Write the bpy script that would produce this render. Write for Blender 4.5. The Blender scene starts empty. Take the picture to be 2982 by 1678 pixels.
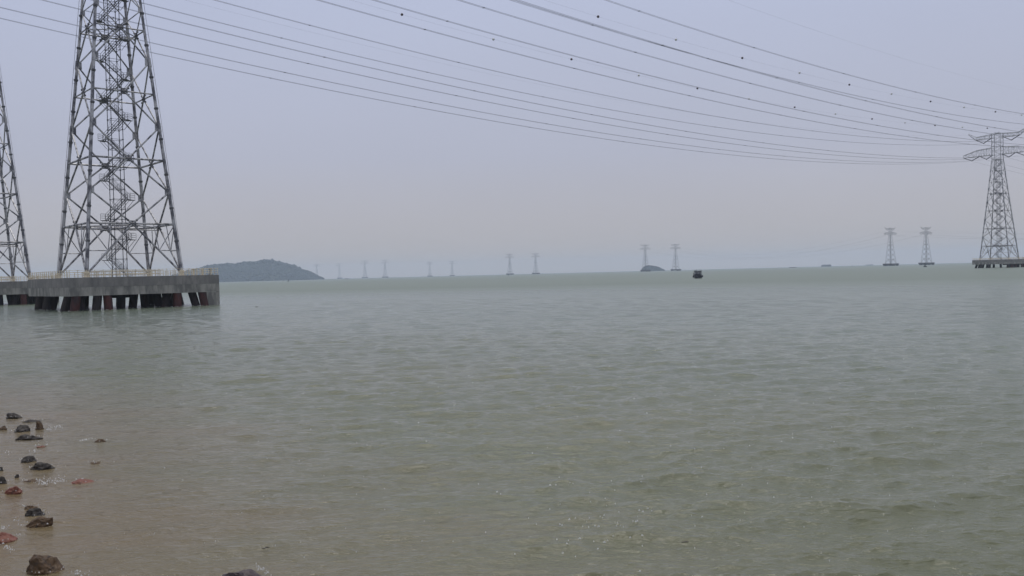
import bpy, bmesh, math, random
import numpy as np
from mathutils import Vector, Matrix

random.seed(7)
rng = np.random.default_rng(11)
S = bpy.context.scene
COL = S.collection

# ------------------------------------------------------------------ camera
FPX, PW, PH, EYE = 2600.0, 2982.0, 1678.0, 4.0      # focal length and frame in photo pixels, eye height
PITCH = math.atan((839 - 797.5) / FPX)
ROLL = math.atan(0.0255)
Fv = Vector((0, math.cos(PITCH), -math.sin(PITCH)))
R0 = Vector((1, 0, 0)); U0 = Vector((0, math.sin(PITCH), math.cos(PITCH)))
Rv = R0 * math.cos(ROLL) - U0 * math.sin(ROLL)
Uv = R0 * math.sin(ROLL) + U0 * math.cos(ROLL)
cam = bpy.data.cameras.new('camera'); cam_o = bpy.data.objects.new('camera', cam); COL.objects.link(cam_o)
m3 = Matrix((Rv, Uv, -Fv)).transposed()
cam_o.matrix_world = Matrix.Translation((0, 0, EYE)) @ m3.to_4x4()
cam.sensor_width = 36.0; cam.lens = 36.0 * FPX / PW
cam.clip_start = 0.1; cam.clip_end = 30000
S.camera = cam_o


def on_plane(px, py, z=0.0):
    """ground point seen at a photo pixel"""
    r = Fv + Rv * ((px - PW / 2) / FPX) - Uv * ((py - PH / 2) / FPX)
    t = (z - EYE) / r.z
    return Vector((0, 0, EYE)) + r * t


def at_depth(px, py, d):
    r = Fv + Rv * ((px - PW / 2) / FPX) - Uv * ((py - PH / 2) / FPX)
    return Vector((0, 0, EYE)) + r * (d / r.y)


# ------------------------------------------------------------------ sky, sun, exposure
SUN_EL, SUN_AZ = math.radians(74), math.radians(6)      # azimuth: to the right of straight ahead (+Y)
w = bpy.data.worlds.new('World'); S.world = w; w.use_nodes = True
nt = w.node_tree; nt.nodes.clear()


def nd(t, kind, **kw):
    n = t.nodes.new(kind)
    for k, v in kw.items():
        setattr(n, k, v)
    return n


sky = nd(nt, 'ShaderNodeTexSky', sky_type='NISHITA', sun_disc=False, sun_elevation=SUN_EL, sun_rotation=SUN_AZ,
         air_density=1.0, dust_density=6.0, ozone_density=1.5, altitude=0)
tc = nd(nt, 'ShaderNodeTexCoord')
sep = nd(nt, 'ShaderNodeSeparateXYZ')
nt.links.new(tc.outputs['Generated'], sep.inputs[0])
ramp = nd(nt, 'ShaderNodeValToRGB')
SK = 10.0
ramp.color_ramp.elements[0].position = 0.0; ramp.color_ramp.elements[0].color = (0.56, 0.52, 0.495, 1)
e = ramp.color_ramp.elements.new(0.05); e.color = (0.49, 0.483, 0.505, 1)
ramp.color_ramp.elements[1].position = 0.34; ramp.color_ramp.elements[1].color = (0.525, 0.58, 0.775, 1)
e = ramp.color_ramp.elements.new(0.13); e.color = (0.50, 0.52, 0.635, 1)
e = ramp.color_ramp.elements.new(1.0); e.color = (0.50, 0.56, 0.80, 1)
nt.links.new(sep.outputs[2], ramp.inputs[0])
nz = nd(nt, 'ShaderNodeTexNoise'); nz.inputs['Scale'].default_value = 2.2; nz.inputs['Detail'].default_value = 3.0
mp = nd(nt, 'ShaderNodeMapping'); mp.inputs['Scale'].default_value = (1, 1, 2.5)
nt.links.new(tc.outputs['Generated'], mp.inputs[0]); nt.links.new(mp.outputs[0], nz.inputs['Vector'])
mr = nd(nt, 'ShaderNodeMapRange'); mr.inputs['To Min'].default_value = 0.885 * SK; mr.inputs['To Max'].default_value = 0.99 * SK
nt.links.new(nz.outputs[0], mr.inputs[0])
sc = nd(nt, 'ShaderNodeVectorMath', operation='SCALE')
nt.links.new(ramp.outputs[0], sc.inputs[0]); nt.links.new(mr.outputs[0], sc.inputs['Scale'])
mix = nd(nt, 'ShaderNodeMix', data_type='RGBA'); mix.inputs[0].default_value = 0.90     # a hazy overcast veils the blue
nt.links.new(sky.outputs[0], mix.inputs[6]); nt.links.new(sc.outputs[0], mix.inputs[7])
bg = nd(nt, 'ShaderNodeBackground'); bg.inputs['Strength'].default_value = 0.1
out = nd(nt, 'ShaderNodeOutputWorld')
nt.links.new(mix.outputs[2], bg.inputs[0]); nt.links.new(bg.outputs[0], out.inputs[0])

sun = bpy.data.lights.new('sun', 'SUN'); sun.energy = 1.3; sun.angle = math.radians(12); sun.color = (1.0, 0.95, 0.88)
sun_o = bpy.data.objects.new('sun', sun); COL.objects.link(sun_o)
sd = Vector((math.sin(SUN_AZ) * math.cos(SUN_EL), math.cos(SUN_AZ) * math.cos(SUN_EL), math.sin(SUN_EL)))
sun_o.rotation_euler = sd.to_track_quat('Z', 'Y').to_euler()
S.view_settings.view_transform = 'Standard'; S.view_settings.look = 'None'
S.view_settings.exposure = 0.0; S.view_settings.gamma = 1.0
S.cycles.volume_bounces = 1


# ------------------------------------------------------------------ helpers
class MB:
    def __init__(s):
        s.v = []; s.f = []

    def tube(s, p, q, r, r2=None, n=8, caps=True):
        p = Vector(p); q = Vector(q); r2 = r if r2 is None else r2
        d = q - p
        if d.length < 1e-6:
            return s
        d.normalize()
        a = d.cross(Vector((0, 0, 1)))
        if a.length < 0.05:
            a = d.cross(Vector((1, 0, 0)))
        a.normalize(); b = d.cross(a)
        i0 = len(s.v)
        for c, rr in ((p, r), (q, r2)):
            for k in range(n):
                t = 2 * math.pi * (k + 0.5) / n
                s.v.append(tuple(c + a * (rr * math.cos(t)) + b * (rr * math.sin(t))))
        for k in range(n):
            j = (k + 1) % n
            s.f.append((i0 + k, i0 + j, i0 + n + j, i0 + n + k))
        if caps:
            s.f.append(tuple(i0 + k for k in reversed(range(n)))); s.f.append(tuple(i0 + n + k for k in range(n)))
        return s

    def box(s, c, size, ax=None):
        c = Vector(c); hx, hy, hz = (x / 2 for x in size)
        ax = ax or (Vector((1, 0, 0)), Vector((0, 1, 0)), Vector((0, 0, 1)))
        i0 = len(s.v)
        for sx in (-1, 1):
            for sy in (-1, 1):
                for sz in (-1, 1):
                    s.v.append(tuple(c + ax[0] * (sx * hx) + ax[1] * (sy * hy) + ax[2] * (sz * hz)))
        for f in ((0, 1, 3, 2), (4, 6, 7, 5), (0, 4, 5, 1), (2, 3, 7, 6), (0, 2, 6, 4), (1, 5, 7, 3)):
            s.f.append(tuple(i0 + k for k in f))
        return s

    def loft(s, rings, close=True, cap=True):
        """rings: lists of equal length of points"""
        i0 = len(s.v); n = len(rings[0])
        for r in rings:
            s.v += [tuple(p) for p in r]
        for i in range(len(rings) - 1):
            for k in range(n if close else n - 1):
                j = (k + 1) % n
                s.f.append((i0 + i * n + k, i0 + i * n + j, i0 + (i + 1) * n + j, i0 + (i + 1) * n + k))
        if cap:
            s.f.append(tuple(i0 + k for k in reversed(range(n))))
            s.f.append(tuple(i0 + (len(rings) - 1) * n + k for k in range(n)))
        return s

    def sphere(s, c, r, n=12, m=8):
        c = Vector(c); rings = []
        for i in range(1, m):
            t = math.pi * i / m
            rings.append([c + Vector((r * math.sin(t) * math.cos(2 * math.pi * k / n), r * math.sin(t) * math.sin(2 * math.pi * k / n), r * math.cos(t))) for k in range(n)])
        return s.loft(rings)

    def polyline(s, pts, r, n=5):
        for a, b in zip(pts[:-1], pts[1:]):
            s.tube(a, b, r, n=n, caps=False)
        return s

    def build(s, name, mat, parent=None, smooth=False):
        me = bpy.data.meshes.new(name); me.from_pydata(s.v, [], s.f); me.materials.append(mat)
        if smooth:
            me.shade_smooth()
        me.update()
        o = bpy.data.objects.new(name, me); COL.objects.link(o)
        if parent:
            o.parent = parent
        return o


def tag(o, label=None, cat=None, group=None, kind=None):
    for k, v in (('label', label), ('category', cat), ('group', group), ('kind', kind)):
        if v:
            o[k] = v
    return o


def empty(name, loc=(0, 0, 0), rz=0.0):
    o = bpy.data.objects.new(name, None); COL.objects.link(o); o.location = loc; o.rotation_euler = (0, 0, rz)
    o.empty_display_size = 0.5
    return o


def copy_tree(o, parent=None):
    c = o.copy(); COL.objects.link(c); c.parent = parent
    for ch in list(o.children):
        copy_tree(ch, c)
    return c


def material(name, base, rough=0.7, metal=0.0, noise=None, bump=None, spec=0.5):
    """noise: (scale xyz, colour2, lo, hi[, detail]); bump: (scale, strength, distance)"""
    m = bpy.data.materials.new(name); m.use_nodes = True
    t = m.node_tree; b = t.nodes['Principled BSDF']
    b.inputs['Base Color'].default_value = (*base, 1); b.inputs['Roughness'].default_value = rough
    b.inputs['Metallic'].default_value = metal; b.inputs['Specular IOR Level'].default_value = spec
    co = nd(t, 'ShaderNodeTexCoord')
    if noise:
        last = None
        for i, (s3, c2, lo, hi) in enumerate(noise):
            mp = nd(t, 'ShaderNodeMapping'); mp.inputs['Scale'].default_value = s3
            mp.inputs['Location'].default_value = (i * 3.1, i * 1.7, i * 0.9)
            t.links.new(co.outputs['Object'], mp.inputs[0])
            n = nd(t, 'ShaderNodeTexNoise'); n.inputs['Scale'].default_value = 1.0; n.inputs['Detail'].default_value = 6.0
            n.inputs['Roughness'].default_value = 0.6
            t.links.new(mp.outputs[0], n.inputs['Vector'])
            r = nd(t, 'ShaderNodeMapRange'); r.inputs[1].default_value = lo; r.inputs[2].default_value = hi
            t.links.new(n.outputs[0], r.inputs[0])
            x = nd(t, 'ShaderNodeMix', data_type='RGBA')
            t.links.new(r.outputs[0], x.inputs[0]); x.inputs[7].default_value = (*c2, 1)
            if last is None:
                x.inputs[6].default_value = (*base, 1)
            else:
                t.links.new(last.outputs[2], x.inputs[6])
            last = x
        t.links.new(last.outputs[2], b.inputs['Base Color'])
    if bump:
        n = nd(t, 'ShaderNodeTexNoise'); n.inputs['Scale'].default_value = bump[0]; n.inputs['Detail'].default_value = 8
        t.links.new(co.outputs['Object'], n.inputs['Vector'])
        bp = nd(t, 'ShaderNodeBump'); bp.inputs['Strength'].default_value = bump[1]; bp.inputs['Distance'].default_value = bump[2]
        t.links.new(n.outputs[0], bp.inputs['Height']); t.links.new(bp.outputs[0], b.inputs['Normal'])
    return m


M_STEEL = material('galvanised_steel', (0.42, 0.42, 0.43), 0.42, 0.3,
                   noise=[((1.2, 1.2, 0.5), (0.10, 0.10, 0.115), 0.44, 0.58), ((5, 5, 5), (0.12, 0.10, 0.09), 0.58, 0.74)])
M_DARK = material('dark_galvanised_steel', (0.12, 0.12, 0.13), 0.6, 0.3,
                  noise=[((2, 2, 2), (0.08, 0.08, 0.09), 0.4, 0.65)])
M_WIRE = material('aluminium_conductor', (0.10, 0.10, 0.115), 0.6, 0.2)
M_INS = material('insulator_brown_glaze', (0.03, 0.025, 0.035), 0.4)
M_CONC = material('weathered_concrete', (0.24, 0.23, 0.215), 0.9, 0.0,
                  noise=[((1.1, 1.1, 0.35), (0.13, 0.127, 0.125), 0.42, 0.70), ((0.35, 0.35, 0.3), (0.17, 0.165, 0.16), 0.42, 0.68),
                         ((5, 5, 0.5), (0.09, 0.088, 0.088), 0.60, 0.80)], bump=(3.0, 0.5, 0.03))
M_CONC_L = material('pale_concrete', (0.31, 0.30, 0.27), 0.9, 0.0,
                    noise=[((0.9, 0.9, 0.3), (0.15, 0.148, 0.14), 0.40, 0.62), ((3, 3, 0.3), (0.12, 0.12, 0.12), 0.58, 0.78)], bump=(3.0, 0.5, 0.03))
M_PILE = material('tarred_pile_steel', (0.030, 0.026, 0.025), 0.8, 0.0, spec=.15,
                  noise=[((0.8, 0.8, 0.5), (0.06, 0.045, 0.045), 0.45, 0.7)])
M_PILE_R = material('red_pile_paint', (0.080, 0.028, 0.024), 0.75, 0.0, spec=.2,
                    noise=[((1.0, 1.0, 0.4), (0.04, 0.028, 0.03), 0.42, 0.66)])
M_CREAM = material('cream_railing_paint', (0.68, 0.61, 0.46), 0.6, 0.0,
                   noise=[((4, 4, 1), (0.33, 0.22, 0.12), 0.50, 0.75)])
M_BALL_D = material('dark_marker_plastic', (0.08, 0.06, 0.07), 0.45)
M_BALL_W = material('white_marker_plastic', (0.62, 0.62, 0.62), 0.45)

TH = 0.73                                   # bearing of the line and of the towers
ZL, ZU, ZG = 68.5, 78.8, 85.3              # conductor and ground wire heights
RINGS = [13.83, 24.62, 35.84, 46.6]
DECK = 5.1


# ------------------------------------------------------------------ lattice tower
def side_at(z, ws, waist):
    """side of the square body at height z"""
    s = 15.04 * ws - (z - 5.97) * 0.1755 * ws
    if z > 46.6:
        s46 = 15.04 * ws - (46.6 - 5.97) * 0.1755 * ws
        s = s46 + (waist - s46) * (min(z, 68) - 46.6) / (68 - 46.6)
    return max(s, waist)


CN = ((-1, -1), (1, -1), (1, 1), (-1, 1))


def corner(i, z, ws, waist):
    s = side_at(z, ws, waist) / 2
    return Vector((CN[i % 4][0] * s, CN[i % 4][1] * s, z))


def tower_bars(ws, waist):
    """all bars of the body: list of (kind, p, q, radius)"""
    B = []
    c = lambda i, z: corner(i, z, ws, waist)
    mids = []
    mid = lambda i, z: (c(i, z) + c(i + 1, z)) / 2
    for i in range(4):
        # bottom panel with sub-bracing
        z0, z1 = 5.6, RINGS[0]
        for a, b in ((i, i + 1), (i + 1, i)):
            base = c(a, z0); top = mid(i, z1)
            B.append(('diagonal_brace', base, top, 0.165))
            M = base.lerp(top, 0.46)
            B.append(('secondary_brace', M, c(a, M.z), 0.075))
            B.append(('secondary_brace', M, c(a, z1 - 0.2), 0.075))
            B.append(('secondary_brace', M, mid(i, z1).lerp(c(a, z1), 0.5), 0.07))
        lv = [RINGS[0], RINGS[1], RINGS[2], RINGS[3]]
        for k in range(3):
            za, zb = lv[k], lv[k + 1]; zm = (za + zb) / 2
            r = 0.150 - 0.010 * k
            for a in (i, i + 1):
                B.append(('diagonal_brace', mid(i, za), c(a, zm), r)); B.append(('diagonal_brace', c(a, zm), mid(i, zb), r))
        ups = [46.6, 53.6, 61.0, 68.0]
        for k in range(3):
            za, zb = ups[k], ups[k + 1]; zm = (za + zb) / 2
            if k < 2:
                for a in (i, i + 1):
                    B.append(('diagonal_brace', mid(i, za), c(a, zm), 0.09)); B.append(('diagonal_brace', c(a, zm), mid(i, zb), 0.09))
            else:
                B.append(('diagonal_brace', c(i, za), c(i + 1, zb), 0.08)); B.append(('diagonal_brace', c(i + 1, za), c(i, zb), 0.08))
    return B


def ring_parts(ws, waist):
    R = []
    c = lambda i, z: corner(i, z, ws, waist)
    for z, r, plan in ((RINGS[0], 0.17, True), (RINGS[1], 0.165, False), (RINGS[2], 0.12, False), (RINGS[3], 0.12, True), (53.6, 0.08, False), (61.0, 0.08, False), (68.0, 0.12, True)):
        L = [(c(i, z), c(i + 1, z), r) for i in range(4)]
        if plan:
            ms = [(c(i, z) + c(i + 1, z)) / 2 for i in range(4)]
            L += [(ms[i] - Vector((0, 0, 0.25)), ms[(i + 1) % 4] - Vector((0, 0, 0.25)), r * 0.7) for i in range(4)]
            L += [(ms[0] - Vector((0, 0, 0.45)), ms[2] - Vector((0, 0, 0.45)), r * 0.6), (ms[1] - Vector((0, 0, 0.65)), ms[3] - Vector((0, 0, 0.65)), r * 0.6)]
        R.append(L)
    return R


def truss(mb, a0, a1, b0, b1, c0, c1, d0, d1, n, r, rb):
    """four chords a,b (bottom) c,d (top), laced over n bays"""
    Q = [(Vector(x), Vector(y)) for x, y in ((a0, a1), (b0, b1), (c0, c1), (d0, d1))]
    for p, q in Q:
        mb.tube(p, q, r, n=6)
    P = lambda k, t: Q[k][0].lerp(Q[k][1], t)
    for k in range(n + 1):
        t = k / n
        for x, y in ((0, 1), (1, 3), (3, 2), (2, 0)):
            mb.tube(P(x, t), P(y, t), rb, n=4)
        if k < n:
            t2 = (k + 1) / n
            for x, y in ((0, 1), (1, 3), (3, 2), (2, 0)):
                if (k + x) % 2:
                    x, y = y, x
                mb.tube(P(x, t), P(y, t2), rb, n=4)


def mast_mb(mb, waist, k=1.0):
    h = waist / 2
    truss(mb, (-h, -h, 68), (-h, -h, 84.2), (h, -h, 68), (h, -h, 84.2), (-h, h, 68), (-h, h, 84.2), (h, h, 68), (h, h, 84.2), 6, 0.17 * k, 0.075 * k)
    i = h * 0.45
    for a in (-i, i):
        for b in (-i, i):
            mb.tube((a, b, 66), (a, b, 83.8), 0.06 * k, n=4)
    mb.box((0, 0, 84.35), (2.4, 2.4, 0.5))
    for s in (-1, 1):
        for t in (-1, 1):
            mb.tube((1.1 * s, 1.1 * t, 84.5), (1.1 * s, 1.1 * t, 85.3), 0.05 * k, n=4)
    mb.tube((-1.1, -1.1, 85.2), (1.1, -1.1, 85.2), 0.05, n=4); mb.tube((-1.1, 1.1, 85.2), (1.1, 1.1, 85.2), 0.05, n=4)


def lower_arm_mb(mb, s, waist, k=1.0):
    h = waist / 2
    truss(mb, (-h, s * h, 71), (-1.3, s * 12, 71), (h, s * h, 71), (1.3, s * 12, 71), (-h, s * h, 75.5), (-1.2, s * 12, 74.9), (h, s * h, 75.5), (1.2, s * 12, 74.9), 6, 0.12 * k, 0.06 * k)
    truss(mb, (-1.3, s * 12, 71), (-.35, s * 20.6, 71), (1.3, s * 12, 71), (.35, s * 20.6, 71), (-1.2, s * 12, 74.9), (-.3, s * 20.6, 72.5), (1.2, s * 12, 74.9), (.3, s * 20.6, 72.5), 5, 0.11 * k, 0.055 * k)


def upper_arm_mb(mb, s, waist, k=1.0):
    h = waist / 2
    truss(mb, (-h, s * h, 81.6), (-.8, s * 13, 81.6), (h, s * h, 81.6), (.8, s * 13, 81.6), (-h, s * h, 83.9), (-.7, s * 12.2, 83.3), (h, s * h, 83.9), (.7, s * 12.2, 83.3), 7, 0.11 * k, 0.055 * k)
    # horn rising to the ground wire
    truss(mb, (-.8, s * 13, 81.6), (-.1, s * 17.2, 85.6), (.8, s * 13, 81.6), (.1, s * 17.2, 85.6), (-.7, s * 12.0, 83.3), (-.1, s * 17.0, 85.9), (.7, s * 12.0, 83.3), (.1, s * 17.0, 85.9), 3, 0.11 * k, 0.05 * k)
    mb.tube((0, s * 16.8, 85.6), (0, s * 16.8, 87.2), 0.05 * k, n=4)


VEES = [(15.4, ZL, 71, 20.2, 10.9), (6.6, ZL, 71, 10.3, 2.8), (8.1, ZU, 81.6, 12.8, 3.6)]


def vee_mb(mb, s, y, z, zt, ya, yb, k=1.0):
    for yy in (ya, yb):
        mb.tube((0.25, s * yy, zt), (0.25, s * y, z + .25), 0.19 * k, n=6); mb.tube((-0.25, s * yy, zt), (-0.25, s * y, z + .25), 0.19 * k, n=6)
    mb.box((0, s * y, z + .12), (0.9, 0.5, 0.18))


STAIR_D = Vector((1, -1, 0)).normalized(); STAIR_N = Vector((1, 1, 0)).normalized()


def flight_mb(k, detail=True):
    mb = MB(); z0 = 8.05 + 3.375 * k; z1 = z0 + 3.375
    sg = -1 if k % 2 == 0 else 1
    a = STAIR_D * (sg * 1.75) + Vector((0, 0, z0)); b = STAIR_D * (-sg * 1.75) + Vector((0, 0, z1))
    off = STAIR_N * (0.42 if k % 2 else -0.42)
    for o in (-0.33, 0.33):
        mb.tube(a + off + STAIR_N * o, b + off + STAIR_N * o, 0.06, n=4)
        if detail:
            up = Vector((0, 0, 1.05))
            mb.tube(a + off + STAIR_N * o + up, b + off + STAIR_N * o + up, 0.032, n=4)
            mb.tube(a + off + STAIR_N * o + up * .5, b + off + STAIR_N * o + up * .5, 0.025, n=4)
            for t in (0.0, .5, 1.0):
                p = a.lerp(b, t) + off + STAIR_N * o
                mb.tube(p, p + up, 0.03, n=4)
    n = 13 if detail else 5
    for i in range(n):
        t = (i + .5) / n
        mb.box(a.lerp(b, t) + off, (0.16, 0.6, 0.03), (STAIR_D, STAIR_N, Vector((0, 0, 1))))
    return mb


def landing_mb(k, detail=True):
    mb = MB(); z0 = 8.05 + 3.375 * k; sg = -1 if k % 2 == 0 else 1
    ax = (STAIR_D, STAIR_N, Vector((0, 0, 1)))
    c = STAIR_D * (sg * 2.2) + Vector((0, 0, z0 - .03))
    mb.box(c, (0.95, 1.6, 0.09), ax)
    mb.tube(STAIR_D * (sg * 2.5) + STAIR_N * .7 + Vector((0, 0, z0)), STAIR_D * (sg * 1.2) + STAIR_N * .7 + Vector((0, 0, z0 - 1.5)), 0.04, n=4)
    mb.tube(STAIR_D * (sg * 2.5) - STAIR_N * .7 + Vector((0, 0, z0)), STAIR_D * (sg * 1.2) - STAIR_N * .7 + Vector((0, 0, z0 - 1.5)), 0.04, n=4)
    if detail:
        pts = [STAIR_D * (sg * 1.75) + STAIR_N * .78, STAIR_D * (sg * 2.65) + STAIR_N * .78, STAIR_D * (sg * 2.65) - STAIR_N * .78, STAIR_D * (sg * 1.75) - STAIR_N * .78]
        for p in pts:
            mb.tube(p + Vector((0, 0, z0)), p + Vector((0, 0, z0 + 1.1)), 0.03, n=4)
        for hh in (.4, .75, 1.1):
            for p, q in zip(pts[:-1], pts[1:]):
                mb.tube(p + Vector((0, 0, z0 + hh)), q + Vector((0, 0, z0 + hh)), 0.025, n=4)
    return mb


def stair_frame_mb(k=1.0):
    mb = MB(); h = 0.92
    P = [Vector((-h, -h, 0)), Vector((h, -h, 0)), Vector((h, h, 0)), Vector((-h, h, 0))]
    for p in P:
        mb.tube(p + Vector((0, 0, DECK)), p + Vector((0, 0, 68)), 0.065 * k, n=6)
    z = DECK + 1.4; i = 0
    while z < 68:
        for a in range(4):
            mb.tube(P[a] + Vector((0, 0, z)), P[(a + 1) % 4] + Vector((0, 0, z)), 0.04, n=4)
            if i % 2 == 0:
                mb.tube(P[a] + Vector((0, 0, z)), P[(a + 1) % 4] + Vector((0, 0, z + 1.6875)), 0.022, n=4)
        for p in P:
            mb.tube(p + Vector((0, 0, z - .09)), p + Vector((0, 0, z + .09)), 0.12 * k, n=6)
        z += 1.6875; i += 1
    return mb


def make_tower(loc, rz, ws, waist, label, group):
    root = empty('lattice_tower', loc, rz)
    tag(root, label, 'transmission tower', group)
    c = lambda i, z: corner(i, z, ws, waist)
    for i in range(4):
        mb = MB(); zs = [5.5, 13.83, 24.62, 35.84, 46.6, 57, 68]
        rs = [.30, .29, .27, .255, .23, .20, .18]
        for a in range(6):
            mb.tube(c(i, zs[a]), c(i, zs[a + 1]), rs[a], rs[a + 1], n=12, caps=False)
        leg = mb.build('leg', M_STEEL, root, smooth=True)
        ft = MB(); p = c(i, DECK)
        ft.tube((p.x, p.y, DECK), (p.x, p.y, DECK + .12), 0.62, n=12); ft.tube((p.x, p.y, DECK + .1), (p.x, p.y, DECK + 1.0), 0.42, 0.36, n=12)
        ft.tube((p.x, p.y, DECK + .62), (p.x, p.y, DECK + .76), 0.52, n=12)
        ft.build('leg_foot', M_CREAM, leg)
        for z in (11.0, 16.6, 22.3, 28.3, 33.5, 38.8, 44.2, 49.6, 55.0, 60.4):
            fb = MB(); q = c(i, z); dd = (c(i, z + 1) - q).normalized()
            fb.tube(q - dd * .1, q - dd * .015, 0.37, n=10); fb.tube(q + dd * .015, q + dd * .1, 0.37, n=10)
            fb.tube(q - dd * .28, q - dd * .1, 0.28, .36, n=10)
            fb.build('flange', M_DARK, leg)
        rb = MB(); o = Vector((CN[i][0], CN[i][1], 0)).normalized() * 0.42
        rb.tube(c(i, 6.2) + o, c(i, 67) + o, 0.035, n=5)
        z = 7.0
        while z < 67:
            rb.tube(c(i, z) + o * 1.1, c(i, z), 0.028, n=4); z += 2.6
        rb.build('climbing_rail', M_STEEL, leg)
    for kind, p, q, r in tower_bars(ws, waist):
        MB().tube(p, q, r, n=8).build(kind, M_STEEL, root, smooth=False)
    for L in ring_parts(ws, waist):
        mb = MB()
        for p, q, r in L:
            mb.tube(p, q, r, n=8)
        mb.build('ring_beam', M_STEEL, root)
    for z in RINGS + [53.6, 61.0]:
        for i in range(4):
            m = (c(i, z) + c(i + 1, z)) / 2; d = (c(i + 1, z) - c(i, z)).normalized()
            g = MB(); s = 1.0 if z < 50 else .6
            g.tube(m - d * .42 * s, m + d * .42 * s, 0.24 * s, n=8); g.box(m, (abs(d.x) * 1.05 * s + .09, abs(d.y) * 1.05 * s + .09, 1.0 * s))
            for t in (-1, 1):
                for v in (-1, 1):
                    e1 = m + d * .62 * s * t + Vector((0, 0, .5 * s * v)); e2 = m + d * .78 * s * t + Vector((0, 0, .62 * s * v))
                    g.tube(e1, e2, 0.19 * s, n=8)
            g.build('joint_node', M_DARK, root)
    for z in [(RINGS[k] + RINGS[k + 1]) / 2 for k in range(3)] + [50.1, 57.3]:
        for i in range(4):
            q = c(i, z); dd = (c(i, z + 1) - q).normalized(); s = 1.0 if z < 50 else .65
            g = MB(); g.tube(q - dd * .75 * s, q + dd * .75 * s, 0.33 * s, n=10)
            for j in (-1, 1):
                tgt = c(i + j, z); e = (tgt - q).normalized()
                g.box(q + e * .42 * s, (abs(e.x) * .5 + .08, abs(e.y) * .5 + .08, 1.15 * s))
            g.build('leg_joint', M_STEEL, root)
    st = stair_frame_mb().build('stair_tower', M_DARK, root)
    for k in range(-1, 17):
        flight_mb(k).build('stair_flight', M_DARK, st)
    for k in range(0, 18):
        landing_mb(k).build('landing', M_DARK, st)
    # lift cage foot at the deck
    mb = MB(); mast_mb(mb, waist); mb.build('mast', M_STEEL, root)
    for s in (1, -1):
        mb = MB(); lower_arm_mb(mb, s, waist); mb.build('crossarm', M_STEEL, root)
        mb = MB(); upper_arm_mb(mb, s, waist); mb.build('crossarm', M_STEEL, root)
        for vv in VEES:
            mb = MB(); vee_mb(mb, s, *vv); mb.build('insulator_string', M_INS, root)
    return root


def far_tower_mb(ws=1.06, waist=4.8, k=.85):
    mb = MB(); c = lambda i, z: corner(i, z, ws, waist)
    for i in range(4):
        mb.tube(c(i, DECK), c(i, 46.6), .28 * k, .22 * k, n=6); mb.tube(c(i, 46.6), c(i, 68), .22 * k, .17 * k, n=6)
        for z in [(RINGS[a] + RINGS[a + 1]) / 2 for a in range(3)]:
            mb.tube(c(i, z - .7), c(i, z + .7), .38 * k, n=6)
    for kind, p, q, r in tower_bars(ws, waist):
        mb.tube(p, q, r * k, n=4)
    for L in ring_parts(ws, waist):
        for p, q, r in L:
            mb.tube(p, q, r * k, n=4)
    for z in RINGS:
        for i in range(4):
            m = (c(i, z) + c(i + 1, z)) / 2; d = (c(i + 1, z) - c(i, z)).normalized()
            mb.box(m, (abs(d.x) * 1.2 + .2, abs(d.y) * 1.2 + .2, 1.2))
    f = stair_frame_mb(k); o = len(mb.v); mb.v += f.v; mb.f += [tuple(x + o for x in q) for q in f.f]
    for kk in range(-1, 17):
        for g in (flight_mb(kk, False), landing_mb(kk, False)):
            o = len(mb.v); mb.v += g.v; mb.f += [tuple(x + o for x in q) for q in g.f]
    mast_mb(mb, waist, k)
    for s in (1, -1):
        lower_arm_mb(mb, s, waist, k); upper_arm_mb(mb, s, waist, k)
        for vv in VEES:
            vee_mb(mb, s, *vv, k)
    return mb


# ------------------------------------------------------------------ platforms
DA = 23.6
P_A = Vector((-66.6, 151.9, 0)); P_B = Vector((-118.3, 200.2, 0)); P_SH = Vector((.45, 0, 0))      # the deck sits a little off the tower axis
P_C = Vector((306.8, 561.5, 0)); P_D = Vector((353.5, 508, 0))


def pile_specs():
    """raked piles of the nearest platform, as (top, foot, red) in platform coordinates"""
    R = Matrix.Rotation(-TH, 3, 'Z'); L = []
    lim = DA / 2 - 0.72
    for xt, xb, inset, red in ((462, 440, 0, 0), (557, 532, 0, 0), (785, 742, 0, 0), (872, 855, 0, 1), (905, 935, 1.4, 0), (1120, 1108, 0, 0), (1232, 1250, 0, 1),
                               (1393, 1393, 3.4, 0), (1540, 1525, 5, 0), (1652, 1672, 5, 0), (1800, 1842, 4, 0), (1925, 1890, 1.2, 0), (2035, 2045, 0, 1), (1905, 1940, 2.6, 0),
                               (2207, 2262, 1.2, 0), (2322, 2360, 0, 1)):
        px = xt / 3.963
        r = R @ (Fv + Rv * ((px - PW / 2) / FPX) - Uv * ((800 - PH / 2) / FPX)); o = R @ (Vector((0, 0, EYE)) - P_A - P_SH)
        t = (-lim + inset - o.y) / r.y; p = o + r * t
        if p.x < -lim + inset:
            t = (-lim + inset - o.x) / r.x; p = o + r * t
        p.z = 2.3
        foot = p + R @ Vector(((xb - xt) / 3.963 * 140 / FPX, -.25, 0)); foot.z = 0
        L.append((p, foot, red))
    # rows out of sight at the far side
    for x, y, rx, ry in ((-9, 10, -1.2, 1), (-3, 10.6, 0, 1), (3, 10.6, 0, 1), (8, 10, 1, 1), (10.4, 3, 1, 0), (10.4, 7, 1, .6), (-10.2, 2, -1, 0), (-10.2, 6.5, -1, .5)):
        L.append((Vector((x, y, 2.3)), Vector((x + rx * .5, y + ry * .5, 0)), 0))
    return L


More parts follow.
